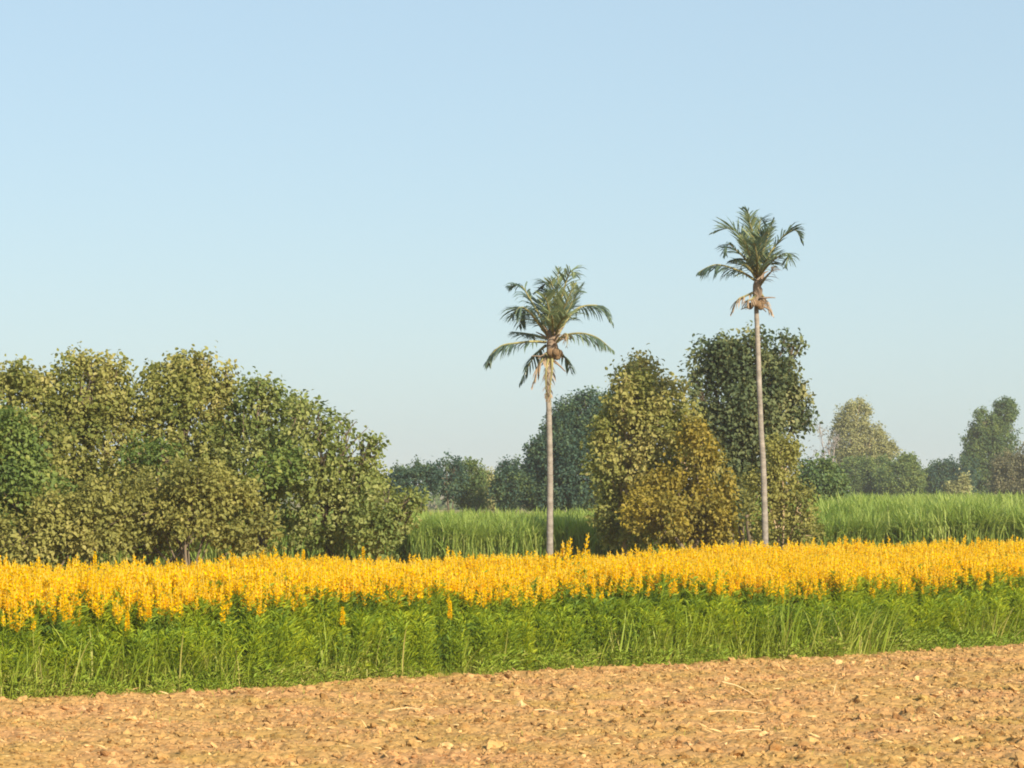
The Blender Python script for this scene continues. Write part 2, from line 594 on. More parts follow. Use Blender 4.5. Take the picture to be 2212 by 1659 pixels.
for k in range(7):
    tpl = crop_plant(200 + k, 1.74, 30, False, 4, True, 11)
    x, y, d = crop_points(2700, 3.0, 34, rng)
    s = crop_scale(x, y) * rng.normal(1.0, 0.06, len(x))
    stamp(crop, tpl, rotz(rng.uniform(0, 2 * PI, len(x)), 0.05, rng), s, np.stack([x, y, 0 * x], -1), rng.normal(0, 0.08, len(x)))
tag(crop.build('flowering_crop', [M_CROP, M_FLOWER, M_BUD]), 'dense green crop topped with bright yellow flower spikes', 'crop', kind='stuff')

# single flower spikes that stand out: low ones in front of the green, tall ones above the rest
tpl_solo = [crop_plant(300 + k, 1.0, 26, True, 1, False) for k in range(2)]
LOW = [(275, 1320, 1365, 'lowest yellow spike standing alone against the green near the left edge'),
       (140, 1290, 1345, 'yellow spike hanging lowest of the thick flower band at far left'),
       (322, 1303, 1335, 'short yellow spike just right of the lowest lone spike, under the flower band'),
       (482, 1285, 1345, 'yellow spike dipping into the green below the small left grove'),
       (740, 1312, 1352, 'pale yellow spike alone in the green above a pale stalk'),
       (972, 1300, 1338, 'orange yellow spike alone in the green left of centre'),
       (1047, 1270, 1314, 'yellow spike drooping below the flower band left of the shorter palm'),
       (1552, 1255, 1285, 'yellow spike dipping below the band between the two palms')]
TALL = [(205, 1192, 1235, 'tall yellow spike poking up before the brown left thicket'),
        (655, 1188, 1225, 'yellow spike rising above the band below the dark gap in the left grove'),
        (785, 1182, 1222, 'yellow spike rising above the band at the right end of the left grove'),
        (1226, 1170, 1215, 'orange tipped spike rising alone beside the shorter palm trunk'),
        (1440, 1175, 1215, 'yellow spike rising above the band under the orange brown tree'),
        (2052, 1165, 1200, 'yellow spike rising above the band before the cane field')]


def spike_plant(px, y0, y1, label, low, k):
    r = np.random.default_rng(900 + k)
    if low:
        Xg = (px - 1106) / FPX
        Y = 50.0
        for _ in range(20):
            Y = float(front_edge(np.array(Xg * Y))) + 0.25
    else:
        Xg = (px - 1106) / FPX
        Y = 60.0
        for _ in range(30):
            Y = float(back_edge(np.array(Xg * Y))) - 1.5
    top = at(px, y0, Y); bot = at(px, y1, Y)
    base = np.array((top[0], Y, 0.02))
    root = empty('flower_stalk', base, label, 'flower', 'lone yellow flower spikes' )
    s1, s2, s3 = Soup(), Soup(), Soup()
    H = top[2] - base[2]
    zb = bot[2] - base[2]
    tv, tf = tube(spline([(0, 0, 0), (0.02, 0, zb * .5), (0, 0, zb), (0, 0, H)], 8), np.linspace(.009, .004, 8), 4)
    s1.add(tv, tf, 0.5, 0)
    n = 46
    z = r.uniform(0.1, max(zb, .3), n); a = r.uniform(0, 2 * PI, n)
    d = np.stack([np.cos(a), np.sin(a), r.uniform(0.3, 1.6, n)], -1)
    L = r.uniform(0.09, 0.15, n)
    stamp(s2, tplof(LEAF_V, LEAF_F), frames(d, np.tile((0, 0, 1.), (n, 1)) + r.normal(0, .5, (n, 3))), np.stack([L * .3, L, L], -1),
          np.stack([.015 * np.cos(a), .015 * np.sin(a), z], -1), r.uniform(.2, .7, n))
    m = 34
    q = (np.arange(m) + .5) / m
    th = np.arange(m) * 2.4
    out = np.stack([np.cos(th), np.sin(th), 0.2 + .6 * q], -1)
    stamp(s3, tplof(FLW_V, FLW_F, 0, 0), frames(out, np.tile((0, 0, 1.), (m, 1)) + r.normal(0, .3, (m, 3))), r.uniform(.042, .058, m) * (1.05 - .45 * q ** 2),
          np.stack([.008 * np.cos(th), .008 * np.sin(th), zb + (H - zb) * q], -1), r.uniform(.2, .95, m))
    s1.build('stem', M_CROP, root); s2.build('foliage', M_CROP, root); s3.build('flower_spike', M_FLOWER, root)


for k, a in enumerate(LOW):
    spike_plant(*a, True, k)
for k, a in enumerate(TALL):
    spike_plant(*a, False, 20 + k)

# weeds and grass along the near edge of the crop
wd = Soup()
rng = np.random.default_rng(31)
for k in range(8):
    V, F = strip_template(4, rng.uniform(0.013, 0.026), rng.uniform(0.4, 1.7), twist=rng.uniform(-.6, .6))
    x = rng.uniform(-14, 20, 8300)
    d = rng.normal(0.24, 0.45, 8300) + .35 * (noise2(x * .8, x * 0, 58) - .5)
    y = front_edge(x) + np.clip(d, -0.8, 1.6)
    keep = np.abs(x) < 0.24 * y + 2.5
    x, y, d = x[keep], y[keep], d[keep]
    cl_n = noise2(x * 0.9, y * 0.9, 55)
    h = np.clip(0.10 + 0.55 * cl_n * rng.uniform(0.3, 1.3, len(x)) * np.clip(0.5 + d, 0.25, 1.1), 0.06, 0.9)
    tt = np.clip(0.66 - 0.30 * np.clip(d, -.5, 1) + rng.normal(0, 0.14, len(x)), 0, 1)
    stamp(wd, tplof(V, F), rotz(rng.uniform(0, 2 * PI, len(x)), 0.22, rng), h, np.stack([x, y, 0.03 + 0 * x], -1), tt)
for k in range(4):                  # long blades threading up through the crop front
    V, F = strip_template(6, rng.uniform(.014, .022), rng.uniform(.3, 1.3), twist=rng.uniform(-.6, .6))
    x = rng.uniform(-14, 20, 2080); d = rng.uniform(-.1, .8, 2080); y = front_edge(x) + d
    keep = (np.abs(x) < 0.24 * y + 2.5) & (noise2(x * .7, y * .7, 57) > .38)
    x, y = x[keep], y[keep]
    stamp(wd, tplof(V, F), rotz(rng.uniform(0, 2 * PI, len(x)), .16, rng), rng.uniform(.6, 1.35, len(x)), np.stack([x, y, .03 + 0 * x], -1), np.clip(rng.normal(.6, .15, len(x)), 0, .95))
for k in range(6):                  # low leafy weeds
    r = np.random.default_rng(650 + k)
    t_ = Soup()
    nl = 34
    a = r.uniform(0, 2 * PI, nl); z = r.uniform(.02, .30, nl); rr = r.uniform(0, .13, nl)
    dd = np.stack([np.cos(a), np.sin(a), r.uniform(.2, 1.4, nl)], -1)
    L_ = r.uniform(.05, .13, nl)
    stamp(t_, tplof(LEAF_V, LEAF_F), frames(dd, np.tile((0, 0, 1.), (nl, 1)) + r.normal(0, .5, (nl, 3))), np.stack([L_ * .28, L_, L_], -1), np.stack([rr * np.cos(a), rr * np.sin(a), z], -1), np.clip(r.normal(.32, .16, nl), 0, 1))
    x = rng.uniform(-14, 20, 860)
    d = rng.normal(.26, .33, 860) + .5 * (noise2(x * .9, x * 0, 58) - .5)
    y = front_edge(x) + np.clip(d, -.75, 1.0)
    keep = (np.abs(x) < .24 * y + 2.5) & (noise2(x * 1.1, y * 1.1, 59) > .33)
    x, y, d = x[keep], y[keep], d[keep]
    stamp(wd, t_.arrays(), rotz(rng.uniform(0, 2 * PI, len(x)), .15, rng), np.clip(rng.uniform(.5, 1.5, len(x)) * (1 + .7 * np.clip(d, -.5, .8)), .3, 2), np.stack([x, y, .03 + 0 * x], -1), np.clip(.5 * (noise2(x * .6, y * .6, 60) - .25) + rng.normal(0, .1, len(x)), -.1, .4))
# sparse shoots on the ploughed side
V, F = strip_template(3, 0.06, 1.0)
x, y = soil_points(1500, rng)
n = len(x)
pt = noise2(x * .5, y * .5, 91)
kk = pt > 0.42
x, y = x[kk], y[kk]; n = len(x)
stamp(wd, tplof(V, F), rotz(rng.uniform(0, 2 * PI, n), .3, rng), rng.uniform(.05, .14, n), np.stack([x, y, 0.05 + clod_height(x, y)], -1), rng.uniform(.4, 1, n))
tag(wd.build('weeds', M_WEED), 'tangled green and straw coloured weeds along the foot of the crop', 'weeds', kind='stuff')

# taller grass tufts that stand out against the crop
TUFTS = [(30, 1400, 1500, 'pale grass tuft at the left end of the crop foot', 9),
         (180, 1330, 1480, 'thin upright pale green stalk with short blades at left of the crop front', 6),
         (260, 1360, 1490, 'bright yellow green leafy tuft below the lowest lone yellow spike', 26),
         (625, 1395, 1470, 'wide fan of pale green blades at the crop foot left of centre', 18),
         (800, 1370, 1460, 'mid green grass tuft right of the wide fan of blades', 10),
         (1000, 1330, 1455, 'tall grass tuft with a long slanting blade below the orange yellow spike', 9),
         (1080, 1350, 1450, 'pair of pale blades forming a narrow V in the crop foot left of centre', 5),
         (1290, 1330, 1440, 'tuft of pale arching blades at the crop foot right of the shorter palm', 11),
         (1500, 1330, 1430, 'bluish grass tuft crossing blades at crop foot under the orange brown tree', 9),
         (1690, 1270, 1410, 'tall pale stalk with bent blades below the taller palm', 10),
         (1860, 1290, 1400, 'single long pale stem leaning in the right part of the crop front', 6),
         (2140, 1280, 1395, 'tall pale grass stems near the right edge of the crop front', 9)]
for k, (px, y0, y1, lab, nb) in enumerate(TUFTS):
    r = np.random.default_rng(700 + k)
    Xg = (px - 1106) / FPX
    Y = 50.0
    for _ in range(20):
        Y = float(front_edge(np.array(Xg * Y))) + 0.12
    top = at(px, y0, Y)
    s = Soup()
    for b in range(nb):
        V, F = strip_template(6, r.uniform(.02, .032), r.uniform(.2, 1.5), twist=r.uniform(-.5, .5))
        stamp(s, tplof(V, F), rotz([r.uniform(0, 2 * PI)], .12 if nb < 12 else .3, r), np.array([top[2] * r.uniform(.55, 1.08)]), np.array([[r.normal(0, .03), r.normal(0, .03), 0]]), np.array([np.clip(r.normal(.55, .12), 0, 1)]))
    o = s.build('grass_tuft', M_WEED)
    o.location = (top[0], Y, 0.03)
    tag(o, lab, 'grass', 'grass tufts along the crop front')

# a few pale clods and stalks that catch the eye on the ploughed earth
PALE = [(965, 1640, .085, 'largest pale clod lying at the bottom edge left of centre'), (1000, 1655, .06, 'small pale clod touching the largest pale one at the bottom edge'),
        (330, 1510, .06, 'pale pink clod near the crop foot at left'), (430, 1530, .07, 'wide pale clod in the upper left of the ploughed earth'),
        (1325, 1610, .06, 'pale round clod below the long dry stalk right of centre'), (1650, 1610, .07, 'cream clod at the bottom of the ploughed earth below the taller palm'),
        (1810, 1455, .09, 'flat pale clod near the crop foot at right'), (1735, 1497, .05, 'pale clod left of the curved dry stem'),
        (1570, 1488, .06, 'rounded pinkish clod below the crop foot between the palms'), (2080, 1520, .05, 'small whitish clod beside a dark hollow at right'),
        (2065, 1630, .09, 'rounded pink clod at the lower right'), (1985, 1607, .07, 'upright pale clod at lower right'), (900, 1395 + 60, .06, 'cream clod at the edge of the weeds left of centre'),
        (1980, 1490, .06, 'low pale clod in the upper right of the ploughed earth')]
for k, (px, py, sz, lab) in enumerate(PALE):
    Y = CAM_H / ((py - 1060) / FPX)
    p = at(px, py, Y)
    s = Soup()
    stamp(s, ico_template(3, 60 + k, .8, .45), rotz([k * 1.3]), np.array([sz]), np.array([[0, 0, 0.0]]), np.array([.93]))
    o = s.build('earth_clod', M_SOIL)
    hh = float(clod_height(np.array(p[0]), np.array(Y)))
    o.location = (p[0], Y, .03 + hh + sz * .25)
    tag(o, lab, 'clod', 'pale clods on the ploughed earth')
STALKS = [((1145, 1562), (1205, 1566), 'short dry stalk lying level left of the long one'), ((1530 - 0, 1565), (1650, 1570), 'long straight dry stalk lying level right of centre'),
          ((840, 1560), (915, 1558), 'dry straw stalk with a broken end lying left of centre'), ((1560, 1505), (1625, 1530), 'dry stalk lying aslant near the pinkish clod'),
          ((1810 - 0, 1500), (1800, 1530), 'curved dry stem standing up on the ploughed earth at right'), ((1580, 1606), (1670, 1606), 'thin dry stalk low in the picture near the cream clod')]
for k, (a, b, lab) in enumerate(STALKS):
    Y = CAM_H / ((max(a[1], b[1]) - 1060) / FPX)
    p = at(*a, Y); q = at(*b, Y)
    zb = .07 + float(clod_height(np.array(p[0]), np.array(Y)))
    off = np.array((0, 0, zb - min(p[2], q[2])))
    p = p + off; q = q + off
    mid = (p + q) / 2 + np.array((0, .03, .03))
    tv, tf = tube(spline([p - (p + q) / 2, mid - (p + q) / 2, q - (p + q) / 2], 7), np.linspace(.010, .006, 7), 5)
    s = Soup(); s.add(tv, tf, .85)
    o = s.build('dry_stalk', M_STRAW); o.location = (p + q) / 2
    tag(o, lab, 'stalk', 'dry stalks on the ploughed earth')

# ------------------------------------------------------------------ sugar cane behind
cane = Soup()
rng = np.random.default_rng(41)


def cane_clump(seed, H, nb, nseg, full):
    r = np.random.default_rng(seed)
    s = Soup()
    for b in range(nb):
        L = r.uniform(0.9, 1.5)
        V, F = strip_template(nseg, 0.036 if full else 0.05, r.uniform(.5, 2.0), 2.0)
        z0 = H - L * r.uniform(0.75, 1.0) if b % 3 else H * r.uniform(.1, .55)
        stamp(s, tplof(V, F), rotz([r.uniform(0, 2 * PI)], .15, r), np.array([L]), np.array([[r.normal(0, .16), r.normal(0, .16), max(z0, 0)]]), np.array([np.clip(r.normal(.5 if b % 3 else .4, .14), 0, 1)]))
    if full:
        for b in range(4):
            p = r.normal(0, .15, 2)
            tv, tf = tube(np.array([(p[0], p[1], 0), (p[0] * 1.1, p[1] * 1.1, H * .45), (p[0] * 1.2, p[1] * 1.3, H * .8)]), .018, 4)
            s.add(tv, tf, .7)
    return s.arrays()


def cane_front(x):
    return 99 + 0.25 * x + 1.2 * np.sin(x * .25)


def cane_back(x):
    return 150 + np.clip(x - 2, 0, 40) * 9.0


for k in range(5):
    tpl = cane_clump(400 + k, 2.75, 44, 4, True)
    x = rng.uniform(-24, 40, 580); d = rng.uniform(0, 6, 580)
    y = cane_front(x) + d
    s = (0.9 + .18 * noise2(x * .3, y * .3, 61)) * rng.normal(1, .05, len(x)) * np.where(x < 9, .9, 1)
    stamp(cane, tpl, rotz(rng.uniform(0, 2 * PI, len(x)), .06, rng), s, np.stack([x, y, 0 * x], -1), rng.normal(0, .08, len(x)))
for k in range(5):
    tpl = cane_clump(420 + k, 2.75, 24, 3, False)
    y = 103 + (430 - 103) * rng.uniform(0, 1, 6600) ** 1.7
    x = rng.uniform(-0.2, 0.29, len(y)) * y
    keep = (y > cane_front(x) + 5) & (y < cane_back(x))
    x, y = x[keep], y[keep]
    s = (0.9 + .18 * noise2(x * .12, y * .12, 61)) * rng.normal(1, .05, len(x)) * np.where(x < 9, .87, np.where(y > 130, 1.05, 1))
    stamp(cane, tpl, rotz(rng.uniform(0, 2 * PI, len(x)), .06, rng), np.stack([s * np.clip(y / 110, 1, 2), s * np.clip(y / 110, 1, 2), s], -1), np.stack([x, y, 0 * x], -1), rng.normal(.06, .08, len(x)))
tag(cane.build('sugarcane', M_CANE), 'tall bright green cane field stretching back behind the trees', 'cane field', kind='stuff')

# ------------------------------------------------------------------ trees
BIG_V = np.array([(0, 0, 0), (-.36, .3, .07), (-.30, .72, .03), (0, 1.0, -.22), (.30, .72, .03), (.36, .3, .07), (0, .5, -.03)], float)
BIG_F = np.array([[0, 6, 1], [1, 6, 2], [2, 6, 3], [3, 6, 4], [4, 6, 5], [5, 6, 0]])


def crown_soup(rng, lobes, leaf, per_tip, dens, seed, hole=0.36, flat=False, droop=0.4, tint0=.5, spread=1.9):
    """lobes: list of (centre, radii(3), keep); leaves are hung on twig tips through each lobe's volume"""
    s = Soup()
    leaf = leaf * .78; per_tip = int(per_tip * 1.7)
    more = []
    for c, rad, keep in lobes:
        if keep >= .7 and rad.mean() > .55:
            nn = int(5 + 3 * rad.mean())
            for _ in range(nn):
                u = unit(rng.normal(0, 1, 3) * np.array((1, 1, .9)) + np.array((0, 0, .25)))
                f = rng.uniform(.2, .38)
                more.append((c + u * rad * rng.uniform(.62, .88), np.clip(rad * f, .2, 1.6) * rng.uniform(.75, 1.25, 3), rng.uniform(.75, 1.2)))
            for _ in range(3):                  # leafy shoots that stand out of the outline
                u = unit(np.array((rng.normal(0, .8), rng.normal(0, .8), rng.uniform(.45, 1.3))))
                more.append((c + u * rad * rng.uniform(.9, 1.02), np.array((rng.uniform(.10, .2), .16, rng.uniform(.2, .42))) * max(1.0, rad.mean() / 1.3), 1.2))
    lobes = [(c, rad * (.93 if rad.mean() > .55 else 1), k) for c, rad, k in lobes] + more
    A, B = [], []
    C = np.array([l[0] for l in lobes]); Rr = np.array([l[1] for l in lobes])
    for li, (c, rad, keep) in enumerate(lobes):
        area = 4 * PI * ((rad[0] * rad[1] + rad[0] * rad[2] + rad[1] * rad[2]) / 3)
        n = int(area * dens * keep * 1.9)
        n = max(n, 12)
        u = unit(rng.normal(0, 1, (n, 3)))
        lump = 0.80 + 0.42 * noise3(u * 2.1 + li * 5.1, seed) + 0.14 * noise3(u * 5.3 + li, seed + 3)
        depth = 1 - 0.6 * rng.uniform(0, 1, n) ** 1.6
        ext = np.where(rng.uniform(0, 1, n) < .0, 1.06, 1.0)
        p = c + u * rad * (lump * depth * ext)[:, None]
        q = np.ones(n, bool)
        for lj in range(len(lobes)):
            if lj != li:
                q &= (((p - C[lj]) / (Rr[lj] * .62)) ** 2).sum(-1) > 1
        sc = np.mean(rad)
        q &= noise3(p / max(sc * .42, .35) + 13.7, seed + 5) > (hole - .07) * (1.3 - .3 * keep) * (.45 if sc < .6 else 1)
        q &= (noise3(p / .8 + 4.1, seed + 21) > .27) | (sc < .6)
        q &= p[:, 2] > 0.15
        A.append(p[q]); B.append(unit(u[q] / rad * sc))
    P = np.concatenate(A); U = np.concatenate(B)
    n = len(P)
    k = per_tip
    ctint = np.clip(rng.normal(0, .07, n) + .9 * (noise3(P / .55, seed + 8) - .5), -.4, .4)
    Pl = np.repeat(P, k, 0) + rng.normal(0, leaf * spread * .46, (n * k, 3))
    Ul = np.repeat(U, k, 0)
    N = len(Pl)
    if flat:
        nrm = Ul * .5 + np.array((0, 0, 1.0)) + rng.normal(0, .35, (N, 3))
    else:
        nrm = Ul * .7 + np.array((0, 0, .65)) + rng.normal(0, .5, (N, 3))
    yd = Ul * .8 + rng.normal(0, .8, (N, 3)) + np.array((0, 0, -droop))
    L = leaf * rng.uniform(.5, 1.15, N)
    stamp(s, tplof(BIG_V, BIG_F), frames(yd, nrm), np.stack([L * .95, L, L], -1), Pl, np.clip(tint0 + np.repeat(ctint, k) + rng.normal(0, .11, N), 0, 1))
    return s


def build_tree(name, label, cat, group, Y, lobes_px, mat, leaf=.2, per_tip=6, dens=9, hole=.36, bark=None, seed=1, base_px=None, flat=False, droop=.4,
               trunk_r=None, trunks=None, depth=1.0, spread=1.9, tint0=.5):
    """lobes_px: (px, py, rx, ry[, dy[, keep]]) outline lumps of the crown measured on the photo"""
    rng = np.random.default_rng(seed)
    lobes = []
    for l in lobes_px:
        px, py, rx, ry = l[:4]
        dy = l[4] if len(l) > 4 else rng.uniform(-.5, .5)
        keep = l[5] if len(l) > 5 else 1.0
        c = at(px, py, Y + dy)
        k = mpp(Y + dy)
        rx *= k; ry *= k
        lobes.append((c, np.array((rx, min(rx, ry * 1.2) * depth, ry)), keep))
    xs = [l[0] for l in lobes_px]
    bx = base_px if base_px is not None else float(np.mean(xs))
    base = at(bx, 1200, Y); base[2] = 0
    root = empty(name, base, label, cat, group)
    # trunk and limbs
    ts = Soup()
    top = max(l[0][2] + l[1][2] * .3 for l in lobes)
    tr = trunk_r or max(.06, top * .022)
    for ti, tb in enumerate(trunks or [bx]):
        b = at(tb, 1200, Y + (0 if ti == 0 else rng.uniform(-.6, .6))); b[2] = 0
        fork = b + np.array((rng.normal(0, .15), rng.normal(0, .15), top * .30))
        tv, tf = tube(spline([b, (b + fork) / 2 + rng.normal(0, .06, 3), fork], 6), np.linspace(tr * 1.25, tr * .9, 6), 8)
        ts.add(tv, tf)
        for i, (c, rad, keep) in enumerate(lobes):
            if trunks and i % len(trunks) != ti:
                continue
            lo = fork if c[2] > fork[2] else b + (fork - b) * .4
            mid = (lo + c) / 2 + np.array((0, 0, .12 * abs(c[2] - lo[2]))) + rng.normal(0, .1, 3)
            endp = c + np.array((0, 0, rad[2] * .35))
            k_ = min(1.0, rad.mean() / .9)
            tv, tf = tube(spline([lo, mid, endp], 7), np.linspace(tr * .65 * k_, tr * .13 * k_, 7), 6)
            ts.add(tv, tf)
            for j in range(7 if keep >= .6 else 12):
                u = unit(rng.normal(0, 1, 3) + np.array((0, 0, .35)))
                e = c + u * rad * rng.uniform(.7, 1.0)
                o_ = mid + (endp - mid) * rng.uniform(.2, 1)
                tv, tf = tube(spline([o_, (o_ + e) / 2 + rng.normal(0, .06, 3) * rad.mean(), e], 5), np.linspace(tr * .22, max(tr * .05, .006), 5), 4)
                ts.add(tv, tf)
    ts.build('trunk', bark or M_BARK, root, smooth=True, loc=base)
    cs = crown_soup(rng, lobes, leaf, per_tip, dens, seed, hole, flat, droop, tint0, spread)
    cs.build('crown', mat, root, loc=base)
    return root


OLIVE = leaf_mat('olive_foliage', [(0, (0.114, 0.146, 0.033)), (0.35, (0.206, 0.222, 0.055)), (0.65, (0.293, 0.286, 0.082)), (1, (0.415, 0.368, 0.131))], transl=.4, patch=.38, patch_scale=.7)
OLIVE_B = leaf_mat('olive_green_foliage', [(0, (0.108, 0.156, 0.039)), (0.4, (0.199, 0.237, 0.063)), (0.7, (0.279, 0.299, 0.091)), (1, (0.398, 0.393, 0.156))], transl=.4, patch=.22, patch_scale=.6)
GOLDEN = leaf_mat('golden_foliage', [(0, (0.132, 0.142, 0.038)), (0.35, (0.219, 0.22, 0.057)), (0.7, (0.297, 0.288, 0.076)), (1, (0.385, 0.345, 0.114))], transl=.4, patch=.25, patch_scale=.7) #[(0, (0.147, 0.121, 0.023)), (0.35, (0.263, 0.194, 0.036)), (0.7, (0.367, 0.263, 0.053)), (1, (0.483, 0.326, 0.084))], transl=.4, patch=.22, patch_scale=.7)
GREEN = leaf_mat('green_foliage', [(0, (0.057, 0.103, 0.025)), (0.4, (0.109, 0.167, 0.041)), (0.7, (0.172, 0.23, 0.052)), (1, (0.287, 0.299, 0.069))], transl=.4, patch=.2, patch_scale=.7)
RUSTY = leaf_mat('rusty_foliage', [(0, (0.142, 0.136, 0.03)), (0.35, (0.228, 0.199, 0.04)), (0.7, (0.323, 0.252, 0.04)), (1, (0.399, 0.33, 0.045))], transl=.4, patch=.35, patch_scale=.6) #[(0, (0.168, 0.105, 0.021)), (0.35, (0.294, 0.184, 0.032)), (0.7, (0.389, 0.263, 0.032)), (1, (0.462, 0.347, 0.042))], transl=.4, patch=.3, patch_scale=.7)
DARK = leaf_mat('dark_foliage', [(0, (0.061, 0.091, 0.044)), (0.4, (0.103, 0.14, 0.061)), (0.75, (0.182, 0.2, 0.079)), (1, (0.315, 0.303, 0.133))], transl=.4, patch=.22, patch_scale=.5)
DENSE = leaf_mat('dense_foliage', [(0, (0.03, 0.07, 0.055)), (.5, (0.055, 0.11, 0.07)), (1, (0.14, 0.19, 0.06))], transl=.4, patch=.2, patch_scale=.25)
FAR_GREEN = leaf_mat('far_green_foliage', [(0, (0.06, 0.11, 0.045)), (.5, (0.12, 0.18, 0.055)), (1, (0.22, 0.26, 0.07))], transl=.4, patch=.25, patch_scale=.15)
FAR_PALE = leaf_mat('pale_foliage', [(0, (0.17, 0.18, 0.07)), (.5, (0.28, 0.28, 0.11)), (1, (0.38, 0.36, 0.16))], transl=.3, patch=.2, patch_scale=.15)
FAR_BROWN = leaf_mat('brown_foliage', [(0, (0.11, 0.11, 0.06)), (.5, (0.17, 0.165, 0.085)), (1, (0.25, 0.225, 0.11))], transl=.4, patch=.2, patch_scale=.15)
GREYTWIG = leaf_mat('grey_twigs', [(0, (0.18, 0.17, 0.15)), (1, (0.32, 0.30, 0.25))], transl=.4, patch=.1)

GL = 'trees in the left grove'
build_tree('broadleaf_tree', 'brownish broadleaf tree cut by the left edge, its crown highest there', 'tree', GL, 67,
           [(20, 880, 95, 90), (-90, 950, 130, 150), (60, 990, 95, 130), (70, 850, 50, 45), (-20, 1100, 140, 120)], OLIVE, .17, 6, 10, seed=1, base_px=20)
build_tree('broadleaf_tree', 'tall olive broadleaf tree with a pointed peak in the left grove', 'tree', GL, 68.5,
           [(175, 850, 60, 75), (174, 788, 24, 36, 0, 1.5), (200, 805, 22, 26), (240, 850, 50, 65), (125, 850, 45, 45), (150, 960, 105, 120), (235, 980, 100, 140), (190, 1080, 130, 110)], OLIVE, .165, 6, 10, seed=2, base_px=185)
build_tree('broadleaf_tree', 'olive broadleaf tree with loose leafy tips against the sky, middle of left grove', 'tree', GL, 70,
           [(365, 865, 70, 75), (410, 830, 50, 55), (440, 783, 34, 20, 0, .8), (492, 812, 16, 30, 0, .8), (385, 800, 24, 24), (330, 850, 45, 45), (395, 960, 120, 120), (470, 900, 55, 85), (380, 1080, 130, 110)], OLIVE, .165, 6, 10, seed=3, base_px=400)
build_tree('broadleaf_tree', 'greyish olive tree right of the loose topped one in the left grove', 'tree', GL, 69,
           [(562, 885, 55, 60), (560, 838, 22, 20), (610, 920, 70, 62), (645, 872, 20, 14), (535, 1000, 90, 120), (610, 1010, 70, 80)], OLIVE_B, .16, 6, 10, seed=4, base_px=570)
build_tree('broadleaf_tree', 'airy broadleaf tree showing sky through its thin leaves, right end of left grove', 'tree', GL, 67,
           [(655, 915, 45, 50), (690, 925, 50, 50, 0, .75), (750, 935, 55, 40, .2, .35), (800, 955, 32, 16, 0, .5), (800, 985, 26, 24, .2, .35), (720, 1040, 95, 60), (705, 1115, 105, 90), (775, 1080, 65, 95), (690, 985, 60, 40)], OLIVE_B, .16, 6, 10, hole=.46, seed=5, base_px=715)
build_tree('spreading_shrub', 'low olive shrub reaching out to the right at the end of the left grove', 'shrub', GL, 65.5,
           [(835, 1090, 45, 50), (885, 1085, 32, 22), (900, 1078, 18, 14, 0, .7), (810, 1150, 60, 50), (860, 1130, 35, 25)], OLIVE_B, .15, 6, 11, seed=6, base_px=815)
build_tree('green_tree', 'fresh green leafy tree in front at the left edge', 'tree', GL, 63.5,
           [(10, 960, 65, 60), (50, 1010, 45, 70), (-60, 1030, 110, 130), (40, 1090, 70, 70), (110, 1100, 65, 75)], GREEN, .17, 6, 11, seed=7, base_px=30)
build_tree('leafy_shrub', 'brown leafed shrub thick at the foot of the left edge trees', 'shrub', GL, 62,
           [(40, 1165, 90, 55), (140, 1150, 80, 70), (-60, 1160, 90, 60), (215, 1130, 70, 85), (110, 1105, 40, 40)], GOLDEN, .15, 6, 11, seed=8, base_px=80)
build_tree('leafy_shrub', 'golden brown leafy shrub billowing at the foot of the left grove', 'shrub', GL, 63,
           [(320, 1120, 90, 90), (420, 1090, 75, 90), (390, 1030, 34, 40), (500, 1110, 70, 80), (480, 1050, 36, 36), (555, 1150, 50, 55), (290, 1160, 80, 55), (300, 1060, 40, 40)], GOLDEN, .155, 6, 11, seed=9, base_px=420)
build_tree('small_green_tree', 'small dark green tree showing inside the olive left grove', 'tree', GL, 66.0,
           [(298, 978, 34, 30), (350, 985, 40, 30), (620, 1000, 50, 35), (580, 1020, 40, 40)], GREEN, .16, 6, 11, seed=10, base_px=330)

GC = 'trees beside the palms'
build_tree('dense_tree', 'dense rounded blue green tree far behind the shorter palm', 'tree', GC, 168,
           [(1222, 940, 48, 70, 0), (1272, 900, 56, 60, 0), (1180, 1010, 48, 70, -1), (1260, 1000, 80, 95, -2), (1150, 1040, 34, 50, -1), (1215, 1060, 80, 60, -2), (1300, 930, 50, 60, 1)], DENSE, .24, 8, 6, hole=.22, seed=11, base_px=1230)
build_tree('broadleaf_tree', 'olive tree with a ragged pointed crown between the palms', 'tree', GC, 85,
           [(1352, 822, 30, 50), (1390, 830, 36, 52), (1365, 875, 60, 58), (1432, 890, 52, 62), (1410, 850, 36, 44), (1350, 940, 70, 75), (1430, 980, 75, 85), (1310, 990, 38, 70), (1340, 1065, 55, 70), (1487, 905, 24, 44), (1300, 930, 22, 30), (1420, 935, 52, 66, -.4), (1400, 1010, 60, 60, -.4), (1325, 1125, 42, 50), (1372, 1145, 40, 40), (1470, 1010, 60, 70), (1520, 1000, 30, 50)], OLIVE, .19, 6, 8.5, seed=12, base_px=1335, bark=M_BARK_PALE)
build_tree('rusty_tree', 'rusty orange brown bushy tree standing low between the palms', 'tree', GC, 82.5,
           [(1465, 1090, 80, 85), (1535, 1070, 46, 90), (1510, 975, 40, 60), (1555, 1130, 36, 55), (1415, 1120, 70, 65), (1490, 1150, 80, 40)], RUSTY, .17, 6, 10, seed=13, base_px=1480)
